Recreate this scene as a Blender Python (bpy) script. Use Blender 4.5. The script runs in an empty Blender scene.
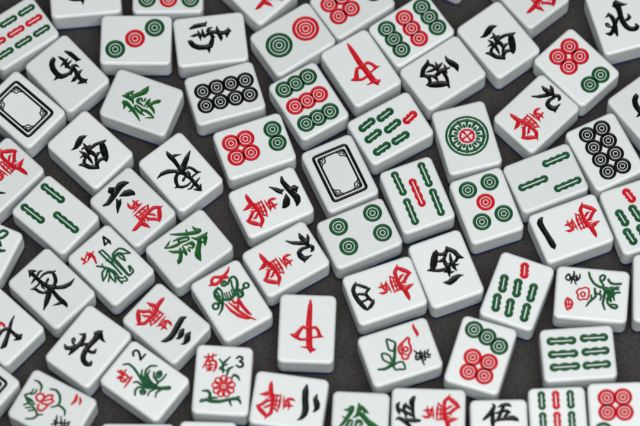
import bpy, bmesh, math, json
import numpy as np
from mathutils import Vector, Matrix
from mathutils.geometry import delaunay_2d_cdt

scene = bpy.context.scene
C = scene.collection
S = 0.026                       # metres per tile width: everything below is drawn in tile widths
LEN, HGT = 1.29733, 0.60260             # tile length and thickness, in tile widths

# ---------------------------------------------------------------- camera
F_PX, PITCH, DIST, ROLL = 3645.57995, 1.18001, 65.13647, -0.02682
cam_data = bpy.data.cameras.new('camera')
cam = bpy.data.objects.new('camera', cam_data)
C.objects.link(cam)
fw = Vector((0, math.cos(PITCH), -math.sin(PITCH)))
rt = Vector((1, 0, 0))
up = rt.cross(fw)
rt2 = rt * math.cos(ROLL) + up * math.sin(ROLL)
up2 = -rt * math.sin(ROLL) + up * math.cos(ROLL)
m = Matrix((rt2, up2, -fw)).transposed().to_4x4()
m.translation = Vector((0, -DIST * math.cos(PITCH), DIST * math.sin(PITCH) + HGT)) * S
cam.matrix_world = m
cam_data.sensor_width = 36.0
cam_data.lens = F_PX * 36.0 / 640.0
cam_data.clip_start = 0.05
cam_data.clip_end = 60.0
cam_data.dof.use_dof = True
cam_data.dof.focus_distance = (DIST + 0.35) * S
cam_data.dof.aperture_fstop = 5.0
cam_data.dof.aperture_blades = 9
scene.camera = cam

# ---------------------------------------------------------------- world, lamps, exposure
world = bpy.data.worlds.new('World')
scene.world = world
world.use_nodes = True
bg = world.node_tree.nodes['Background']
bg.inputs['Color'].default_value = (0.88, 1.0, 0.96, 1)
bg.inputs['Strength'].default_value = 0.015

def area(name, loc, target, size, watts, colour):
    d = bpy.data.lights.new(name, 'AREA')
    d.shape = 'DISK'
    d.size = size
    d.energy = watts
    d.color = colour
    o = bpy.data.objects.new(name, d)
    C.objects.link(o)
    o.location = loc
    o.rotation_euler = (Vector(target) - Vector(loc)).to_track_quat('-Z', 'Y').to_euler()
    return o
area('key_lamp', (0.12, -0.30, 0.92), (0.03, -0.03, 0.0), 1.15, 14.3, (1.0, 0.995, 0.985))
area('fill_lamp', (-0.5, 0.75, 0.9), (0.0, 0.0, 0.0), 0.7, 0.6, (0.95, 0.98, 1.0))

scene.view_settings.view_transform = 'Standard'
scene.view_settings.look = 'None'
scene.view_settings.exposure = 0.0
scene.view_settings.gamma = 1.0
scene.render.engine = 'CYCLES'
scene.cycles.filter_width = 1.9

# ---------------------------------------------------------------- materials
def mat(name):
    m = bpy.data.materials.new(name)
    m.use_nodes = True
    nt = m.node_tree
    return m, nt, nt.nodes['Principled BSDF']

def node(nt, kind, **kw):
    n = nt.nodes.new(kind)
    for k, v in kw.items():
        if k in n.inputs.keys():
            n.inputs[k].default_value = v
        else:
            setattr(n, k, v)
    return n

def shifted_coords(nt):
    """object coordinates offset per object, so no two tiles carry the same smudges"""
    tc = node(nt, 'ShaderNodeTexCoord')
    oi = node(nt, 'ShaderNodeObjectInfo')
    mul = node(nt, 'ShaderNodeVectorMath', operation='SCALE')
    comb = node(nt, 'ShaderNodeCombineXYZ')
    for k in 'XYZ':
        nt.links.new(oi.outputs['Random'], comb.inputs[k])
    nt.links.new(comb.outputs[0], mul.inputs[0])
    mul.inputs['Scale'].default_value = 3.7
    add = node(nt, 'ShaderNodeVectorMath', operation='ADD')
    nt.links.new(tc.outputs['Object'], add.inputs[0])
    nt.links.new(mul.outputs[0], add.inputs[1])
    return add.outputs[0], oi

def plastic_white():
    m, nt, b = mat('ivory_white_resin')
    co, oi = shifted_coords(nt)
    n1 = node(nt, 'ShaderNodeTexNoise', Scale=60.0, Detail=3.0)
    nt.links.new(co, n1.inputs['Vector'])
    ramp = node(nt, 'ShaderNodeMapRange')
    ramp.inputs['From Min'].default_value = 0.3
    ramp.inputs['From Max'].default_value = 0.7
    ramp.inputs['To Min'].default_value = 0.19
    ramp.inputs['To Max'].default_value = 0.34
    nt.links.new(n1.outputs['Fac'], ramp.inputs['Value'])
    nt.links.new(ramp.outputs[0], b.inputs['Roughness'])
    # slight batch-to-batch and mottled tone of the resin
    n2 = node(nt, 'ShaderNodeTexNoise', Scale=45.0, Detail=4.0, Roughness=0.65)
    nt.links.new(co, n2.inputs['Vector'])
    mix = node(nt, 'ShaderNodeMix', data_type='RGBA')
    mix.inputs['A'].default_value = (0.655, 0.69, 0.693, 1)
    mix.inputs['B'].default_value = (0.685, 0.722, 0.725, 1)
    nt.links.new(n2.outputs['Fac'], mix.inputs['Factor'])
    hsv = node(nt, 'ShaderNodeHueSaturation')
    mr = node(nt, 'ShaderNodeMapRange')
    mr.inputs['To Min'].default_value = 0.925
    mr.inputs['To Max'].default_value = 1.03
    nt.links.new(oi.outputs['Random'], mr.inputs['Value'])
    nt.links.new(mr.outputs[0], hsv.inputs['Value'])
    nt.links.new(mix.outputs['Result'], hsv.inputs['Color'])
    nt.links.new(hsv.outputs[0], b.inputs['Base Color'])
    # faint scuffs and orange peel
    n3 = node(nt, 'ShaderNodeTexNoise', Scale=900.0, Detail=2.0)
    nt.links.new(co, n3.inputs['Vector'])
    n4 = node(nt, 'ShaderNodeTexNoise', Scale=110.0, Detail=2.0)
    nt.links.new(co, n4.inputs['Vector'])
    ad = node(nt, 'ShaderNodeMath', operation='MULTIPLY_ADD')
    ad.inputs[1].default_value = 0.12
    nt.links.new(n3.outputs['Fac'], ad.inputs[0])
    nt.links.new(n4.outputs['Fac'], ad.inputs[2])
    bp = node(nt, 'ShaderNodeBump', Strength=0.06, Distance=0.0006)
    nt.links.new(ad.outputs[0], bp.inputs['Height'])
    nt.links.new(bp.outputs[0], b.inputs['Normal'])
    b.inputs['Subsurface Weight'].default_value = 0.22
    b.inputs['Subsurface Radius'].default_value = (0.85, 1.0, 0.95)
    b.inputs['Subsurface Scale'].default_value = 0.0025
    b.inputs['Specular IOR Level'].default_value = 0.5
    return m

def plastic_blue():
    m, nt, b = mat('blue_resin')
    co, oi = shifted_coords(nt)
    n = node(nt, 'ShaderNodeTexNoise', Scale=80.0)
    nt.links.new(co, n.inputs['Vector'])
    mix = node(nt, 'ShaderNodeMix', data_type='RGBA')
    mix.inputs['A'].default_value = (0.007, 0.050, 0.20, 1)
    mix.inputs['B'].default_value = (0.010, 0.064, 0.26, 1)
    nt.links.new(n.outputs['Fac'], mix.inputs['Factor'])
    nt.links.new(mix.outputs['Result'], b.inputs['Base Color'])
    b.inputs['Roughness'].default_value = 0.35
    return m

def paint(name, a, b_, rough=0.33):
    m, nt, b = mat(name)
    co, oi = shifted_coords(nt)
    n = node(nt, 'ShaderNodeTexNoise', Scale=420.0, Detail=4.0, Roughness=0.7)
    nt.links.new(co, n.inputs['Vector'])
    mr = node(nt, 'ShaderNodeMapRange')
    mr.inputs['From Min'].default_value = 0.35
    mr.inputs['From Max'].default_value = 0.68
    nt.links.new(n.outputs['Fac'], mr.inputs['Value'])
    mix = node(nt, 'ShaderNodeMix', data_type='RGBA')
    mix.inputs['A'].default_value = (*a, 1)
    mix.inputs['B'].default_value = (*b_, 1)
    nt.links.new(mr.outputs[0], mix.inputs['Factor'])
    nt.links.new(mix.outputs['Result'], b.inputs['Base Color'])
    b.inputs['Roughness'].default_value = rough
    b.inputs['Specular IOR Level'].default_value = 0.17
    bp = node(nt, 'ShaderNodeBump', Strength=0.25, Distance=0.0003)
    nt.links.new(n.outputs['Fac'], bp.inputs['Height'])
    nt.links.new(bp.outputs[0], b.inputs['Normal'])
    return m

def cloth():
    m, nt, b = mat('dark_woven_cloth')
    tc = node(nt, 'ShaderNodeTexCoord')
    w1 = node(nt, 'ShaderNodeTexWave', Scale=520.0, Distortion=1.6, Detail=2.0)
    w1.bands_direction = 'X'
    w2 = node(nt, 'ShaderNodeTexWave', Scale=520.0, Distortion=1.6, Detail=2.0)
    w2.bands_direction = 'Y'
    n = node(nt, 'ShaderNodeTexNoise', Scale=900.0, Detail=3.0, Roughness=0.7)
    n2 = node(nt, 'ShaderNodeTexNoise', Scale=40.0, Detail=3.0)
    for k in (w1, w2, n, n2):
        nt.links.new(tc.outputs['Object'], k.inputs['Vector'])
    mul = node(nt, 'ShaderNodeMath', operation='MULTIPLY')
    nt.links.new(w1.outputs['Fac'], mul.inputs[0])
    nt.links.new(w2.outputs['Fac'], mul.inputs[1])
    add = node(nt, 'ShaderNodeMath', operation='MULTIPLY_ADD')
    add.inputs[1].default_value = 1.1
    nt.links.new(n.outputs['Fac'], add.inputs[0])
    nt.links.new(mul.outputs[0], add.inputs[2])
    mr = node(nt, 'ShaderNodeMapRange')
    mr.inputs['From Min'].default_value = 0.54
    mr.inputs['From Max'].default_value = 1.10
    nt.links.new(add.outputs[0], mr.inputs['Value'])
    mix = node(nt, 'ShaderNodeMix', data_type='RGBA')
    mix.inputs['A'].default_value = (0.0075, 0.0068, 0.0063, 1)
    mix.inputs['B'].default_value = (0.095, 0.085, 0.078, 1)
    nt.links.new(mr.outputs[0], mix.inputs['Factor'])
    mix2 = node(nt, 'ShaderNodeMix', data_type='RGBA', blend_type='MULTIPLY')
    mix2.inputs['Factor'].default_value = 0.35
    nt.links.new(mix.outputs['Result'], mix2.inputs['A'])
    nt.links.new(n2.outputs['Fac'], mix2.inputs['B'])
    nt.links.new(mix2.outputs['Result'], b.inputs['Base Color'])
    b.inputs['Roughness'].default_value = 0.9
    b.inputs['Sheen Weight'].default_value = 0.1
    bp = node(nt, 'ShaderNodeBump', Strength=0.6, Distance=0.0004)
    nt.links.new(add.outputs[0], bp.inputs['Height'])
    nt.links.new(bp.outputs[0], b.inputs['Normal'])
    return m

WHITE = plastic_white()
BLUE = plastic_blue()
PAINT = {
    'black': paint('black_paint', (0.002, 0.0025, 0.003), (0.006, 0.007, 0.008), 0.24),
    'red': paint('red_paint', (0.42, 0.003, 0.011), (0.56, 0.009, 0.020)),
    'green': paint('green_paint', (0.003, 0.052, 0.016), (0.006, 0.092, 0.029)),
    'bright_green': paint('bright_green_paint', (0.004, 0.062, 0.010), (0.009, 0.112, 0.018)),
}
CLOTH = cloth()

# ---------------------------------------------------------------- setting: the cloth the tiles lie on
bm = bmesh.new()
N = 120
half = 0.62
grid = [[bm.verts.new((-half + 2 * half * i / N, -half + 2 * half * j / N,
                       0.00012 * math.sin(i * 0.9 + 1.7 * math.sin(j * 0.31)) * math.sin(j * 0.7)  - 0.00025))
         for j in range(N + 1)] for i in range(N + 1)]
for i in range(N):
    for j in range(N):
        bm.faces.new((grid[i][j], grid[i + 1][j], grid[i + 1][j + 1], grid[i][j + 1])).smooth = True
me = bpy.data.meshes.new('table_cloth')
bm.to_mesh(me)
bm.free()
me.materials.append(CLOTH)
o = bpy.data.objects.new('table_cloth', me)
C.objects.link(o)
o['kind'] = 'structure'
o['label'] = 'dark grey brown woven cloth under the scattered tiles'

# ---------------------------------------------------------------- engraving
def spline(st):
    """x,y,w list -> densely sampled smooth stroke"""
    P = np.array(st, float).reshape(-1, 3)
    n = len(P)
    closed = n > 3 and np.hypot(*(P[0, :2] - P[-1, :2])) < 1e-4
    out = []
    for i in range(n - 1):
        p1, p2 = P[i], P[i + 1]
        p0 = P[i - 1] if i > 0 else (P[-2] if closed else 2 * p1 - p2)
        p3 = P[i + 2] if i + 2 < n else (P[1] if closed else 2 * p2 - p1)
        k = max(2, min(6, int(np.hypot(*(p2 - p1)[:2]) / 0.022)))
        for j in range(k):
            t = j / k
            d1, d2, sl = (p2 - p0)[:2], (p3 - p1)[:2], np.hypot(*(p2 - p1)[:2])
            m1 = np.array([*(d1 / max(np.hypot(*d1), 1e-9) * sl * 0.55), p2[2] - p1[2]])
            m2 = np.array([*(d2 / max(np.hypot(*d2), 1e-9) * sl * 0.55), p2[2] - p1[2]])
            h = (2*t**3 - 3*t**2 + 1) * p1 + (t**3 - 2*t**2 + t) * m1 + (-2*t**3 + 3*t**2) * p2 + (t**3 - t**2) * m2
            out.append(h)
    out.append(P[-1])
    out = np.array(out)
    out[:, 2] = np.maximum(out[:, 2], 0.003)
    return out, closed

def stroke_outline(Q, closed):
    d = np.gradient(Q[:, :2], axis=0)
    if closed:
        d[0] = d[-1] = Q[1, :2] - Q[-2, :2]
    d /= np.maximum(np.hypot(d[:, 0], d[:, 1]), 1e-9)[:, None]
    nrm = np.stack([-d[:, 1], d[:, 0]], 1)
    w = Q[:, 2:3] * 0.5
    left, right = Q[:, :2] + nrm * w, Q[:, :2] - nrm * w
    if closed:
        return [left[:-1], right[:-1]]
    def cap(c, dr, r):                                     # rounded stroke ends where they are wide
        if r < 0.012:
            return np.zeros((0, 2))
        a0 = math.atan2(dr[1], dr[0])
        return np.array([[c[0] + r * math.cos(a0 + a), c[1] + r * math.sin(a0 + a)] for a in (0.9, 0.3, -0.3, -0.9)])
    e1 = cap(Q[-1, :2], d[-1], Q[-1, 2] * 0.5)
    e0 = cap(Q[0, :2], -d[0], Q[0, 2] * 0.5)
    return [np.concatenate([left, e1, right[::-1], e0])]

def winding(poly, pts):
    x, y = pts[:, 0], pts[:, 1]
    wn = np.zeros(len(pts), int)
    a, b = poly, np.roll(poly, -1, 0)
    for (x0, y0), (x1, y1) in zip(a, b):
        cr = (x1 - x0) * (y - y0) - (x - x0) * (y1 - y0)
        wn += ((y0 <= y) & (y1 > y) & (cr > 0)).astype(int)
        wn -= ((y0 > y) & (y1 <= y) & (cr < 0)).astype(int)
    return wn

def inside_stroke(outl, closed, pts):
    if closed:
        return (winding(outl[0], pts) != 0) != (winding(outl[1], pts) != 0)
    return winding(outl[0], pts) != 0

def seg_depth(Q, pts):
    """groove depth under each point for one stroke: deepest along its centre line"""
    best = np.zeros(len(pts))
    for i in range(len(Q) - 1):
        a, b = Q[i], Q[i + 1]
        ab = (b - a)[:2]
        L2 = max(ab @ ab, 1e-12)
        t = np.clip(((pts - a[:2]) @ ab) / L2, 0, 1)
        w = (a[2] + (b[2] - a[2]) * t) * 0.5
        dist = np.hypot(pts[:, 0] - a[0] - ab[0] * t, pts[:, 1] - a[1] - ab[1] * t)
        r = np.clip(1 - dist / np.maximum(w, 1e-6), 0, 1)
        best = np.maximum(best, np.minimum(0.55 * w, 0.022) * np.minimum(1, r * 1.35))
    return best

RB, RC = 0.058, 0.105            # edge rounding and corner radius, in tile widths
def loop_at(inset, n=7):
    hx, hy, r = 0.5 - inset, LEN * 0.5 - inset, max(RC - inset, 0.012)
    pts = []
    for cx, cy, a0 in ((hx - r, hy - r, 0), (-hx + r, hy - r, 90), (-hx + r, -hy + r, 180), (hx - r, -hy + r, 270)):
        for k in range(n):
            a = math.radians(a0 + 90 * k / (n - 1))
            pts.append((cx + r * math.cos(a), cy + r * math.sin(a), math.cos(a), math.sin(a)))
    return pts

def mesh_from(name, verts, faces, mats, smooth=True, normals=None, fmat=None):
    me = bpy.data.meshes.new(name)
    me.from_pydata([tuple(c * S for c in v) for v in verts], [], faces)
    for m_ in mats:
        me.materials.append(m_)
    if smooth:
        me.polygons.foreach_set('use_smooth', [True] * len(me.polygons))
    if fmat:
        me.polygons.foreach_set('material_index', fmat)
    me.update()
    if normals:
        me.normals_split_custom_set_from_vertices(normals)
    return me

BLUE_H = 0.22 * HGT
def body_mesh(name, verts2, faces2, nb):
    """white block: flat engraved face (given triangulation, first nb verts are its rim), rounded edge, sides"""
    V = [(x, y, HGT) for x, y in verts2]
    NR = [(0, 0, 1)] * len(V)
    Fc = [tuple(f) for f in faces2]
    prev = list(range(nb))
    steps = [(RB * (1 - math.sin(a)), HGT - RB * (1 - math.cos(a)), a) for a in [math.pi / 2 * k / 7 for k in range(1, 8)]]
    steps += [(-0.004, HGT * 0.55, math.pi / 2), (0.0, BLUE_H, math.pi / 2)]
    for inset, z, a in steps:
        lp = loop_at(inset)
        base = len(V)
        for x, y, nx, ny in lp:
            V.append((x, y, z))
            NR.append((nx * math.sin(a), ny * math.sin(a), math.cos(a)))
        for i in range(nb):
            j = (i + 1) % nb
            Fc.append((prev[i], base + i, base + j, prev[j]))
        prev = list(range(base, base + nb))
    Fc.append(tuple(reversed(prev)))
    return mesh_from(name, V, Fc, [WHITE], normals=NR)

def back_mesh():
    V, Fc = [], []
    prof = [(0.002, BLUE_H), (0.002, 0.045), (0.012, 0.018), (0.032, 0.003), (0.05, 0.0)]
    prev = None
    for inset, z in prof:
        base = len(V)
        lp = loop_at(inset)
        V += [(p[0], p[1], z) for p in lp]
        n = len(lp)
        if prev is not None:
            for i in range(n):
                j = (i + 1) % n
                Fc.append((prev + i, base + i, base + j, prev + j))
        prev = base
    Fc.append(tuple(reversed(range(prev, prev + n))))
    return mesh_from('blue_back', V, Fc, [BLUE])
BACK = back_mesh()

def circle(cx, cy, r, n):
    return np.array([[cx + r * math.cos(2 * math.pi * k / n), cy + r * math.sin(2 * math.pi * k / n)] for k in range(n)])

def lathe_mark(name, cx, cy, loops, colour):
    """concentric rings given as (radius, depth, painted?) from the rim to the centre; n points each"""
    n = 36
    V, Fc, fm = [], [], []
    for r, z, p in loops:
        V += [(x, y, HGT - z) for x, y in circle(cx, cy, r, n)]
    for k in range(len(loops) - 1):
        for i in range(n):
            j = (i + 1) % n
            Fc.append((k * n + i, k * n + j, (k + 1) * n + j, (k + 1) * n + i))
            fm.append(0 if loops[k][2] else 1)
    c = len(V)
    V.append((cx, cy, HGT - loops[-1][1]))
    k = len(loops) - 1
    for i in range(n):
        Fc.append((k * n + i, k * n + (i + 1) % n, c))
        fm.append(0 if loops[-1][2] else 1)
    return mesh_from(name, V, Fc, [PAINT[colour], WHITE], fmat=fm)

def groove(r0, r1, d=0.011):
    w = r0 - r1
    return [(r0, 0.0, True), (r0 - 0.22 * w, d, True), (r1 + 0.22 * w, d, True), (r1, 0.0, False)]

def dot_loops(R, big):
    fr = [(1.0, .63), (.56, .305), (.235, 0)] if not big else [(1.0, .745), (.69, .475), (.425, .245), (.19, 0)]
    L = []
    for a, b in fr:
        if b > 0:
            L += groove(a * R, b * R)
        else:
            L += [(a * R, 0.0, True), (a * R * 0.5, 0.008, True)]
    return L

def stick_shapes(x0, y0, x1, y1, lobes, hw, trim, waist):
    """bamboo stick: scalloped outline, groove floor, and the plain sliver left along its middle"""
    lim = LEN * 0.5 - RB - 0.008 - hw
    y0, y1 = max(-lim, min(lim, y0)), max(-lim, min(lim, y1))
    a, b = np.array((x0, y0)), np.array((x1, y1))
    u = (b - a) / np.hypot(*(b - a))
    a, b = a + u * trim, b - u * trim
    L = np.hypot(*(b - a))
    v = np.array((-u[1], u[0]))
    h = 26
    def prof(t):                      # half width along the stick
        return hw * (waist + (1 - waist) * abs(math.cos(math.pi * (lobes - 1) * t)) ** 0.75)
    ts = [k / (h - 1) for k in range(h)]
    def side(f, wide):
        pts = [a + u * L * t + v * f(t) for t in ts]
        pts += [b + u * wide * math.cos(A) + v * wide * math.sin(A) for A in (1.05, .52, 0, -.52, -1.05)]
        pts += [a + u * L * t - v * f(t) for t in reversed(ts)]
        pts += [a - u * wide * math.cos(A) - v * wide * math.sin(A) for A in (1.05, .52, 0, -.52, -1.05)]
        return np.array(pts)
    return side(prof, hw), side(lambda t: prof(t) * 0.58, hw * 0.58), side(lambda t: 0.0095, 0.0095)

def stick_mark(name, shapes, colour):
    out, mid, inn = shapes
    n = len(out)
    V = [(x, y, HGT) for x, y in out] + [(x, y, HGT - 0.012) for x, y in mid] + [(x, y, HGT) for x, y in inn]
    Fc, fm = [], []
    for k in range(2):
        for i in range(n):
            j = (i + 1) % n
            Fc.append((k * n + j, k * n + i, (k + 1) * n + i, (k + 1) * n + j))
            fm.append(0)
    Fc.append(tuple(reversed(range(2 * n, 3 * n))))
    fm.append(1)
    return mesh_from(name, V, Fc, [PAINT[colour], WHITE], fmat=fm)

def carve(design, stroke_parts, hole_outlines):
    """triangulate the tile face with every engraved shape cut out of it.
    returns the block mesh and one groove mesh per stroke part"""
    rim = [(p[0], p[1]) for p in loop_at(RB)]
    nb = len(rim)
    verts = [Vector(p) for p in rim]
    edges = [(i, (i + 1) % nb) for i in range(nb)]
    def add_loop(pts, close=True):
        b0 = len(verts)
        verts.extend(Vector((float(p[0]), float(p[1]))) for p in pts)
        k = len(pts)
        edges.extend((b0 + i, b0 + (i + 1) % k) for i in range(k if close else k - 1))
    info = []
    for pn, col, sts in stroke_parts:
        for st in sts:
            Q, cl = spline(st)
            ol = stroke_outline(Q, cl)
            info.append((pn, Q, cl, ol))
            for lp in ol:
                add_loop(lp)
            add_loop(Q[:-1, :2] if cl else Q[:, :2], close=cl)
    for h in hole_outlines:
        add_loop(h)
    r = delaunay_2d_cdt(verts, edges, [], 0, 1e-5, True)
    rv = np.array([(v.x, v.y) for v in r[0]])
    tris = [tuple(f) for f in r[2]]
    cen = np.array([rv[list(f)].mean(0) for f in tris])
    owner = np.full(len(tris), -1)
    parts = [p[0] for p in stroke_parts]
    for pn, Q, cl, ol in info:
        owner[(owner < 0) & inside_stroke(ol, cl, cen)] = parts.index(pn)
    hole = np.zeros(len(tris), bool)
    for h in hole_outlines:
        hole |= winding(np.array(h), cen) != 0
    # block face, rim vertices first
    imap = {}
    for out_i, ins in enumerate(r[3]):
        for k in ins:
            if k < nb:
                imap[out_i] = k
    face_ids = [i for i in range(len(tris)) if owner[i] < 0 and not hole[i]]
    order, V2 = dict(imap), [None] * nb
    for o_, k in imap.items():
        V2[k] = tuple(rv[o_])
    faces = []
    for i in face_ids:
        f = []
        for v in tris[i]:
            if v not in order:
                order[v] = len(V2)
                V2.append(tuple(rv[v]))
            f.append(order[v])
        faces.append(f)
    block = body_mesh('face_block', V2, faces, nb)
    rimset = set(v for i in face_ids for v in tris[i])
    dep = np.zeros(len(rv))
    for pn, Q, cl, ol in info:
        dep = np.maximum(dep, seg_depth(Q, rv))
    marks = []
    for pi, (pn, col, sts) in enumerate(stroke_parts):
        om, V, F = {}, [], []
        for i in range(len(tris)):
            if owner[i] != pi:
                continue
            f = []
            for v in tris[i]:
                if v not in om:
                    om[v] = len(V)
                    V.append((rv[v][0], rv[v][1], HGT - (0 if v in rimset else dep[v])))
                f.append(om[v])
            F.append(f)
        marks.append((pn, mesh_from(pn, V, F, [PAINT[col]])))
    return block, marks

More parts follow.
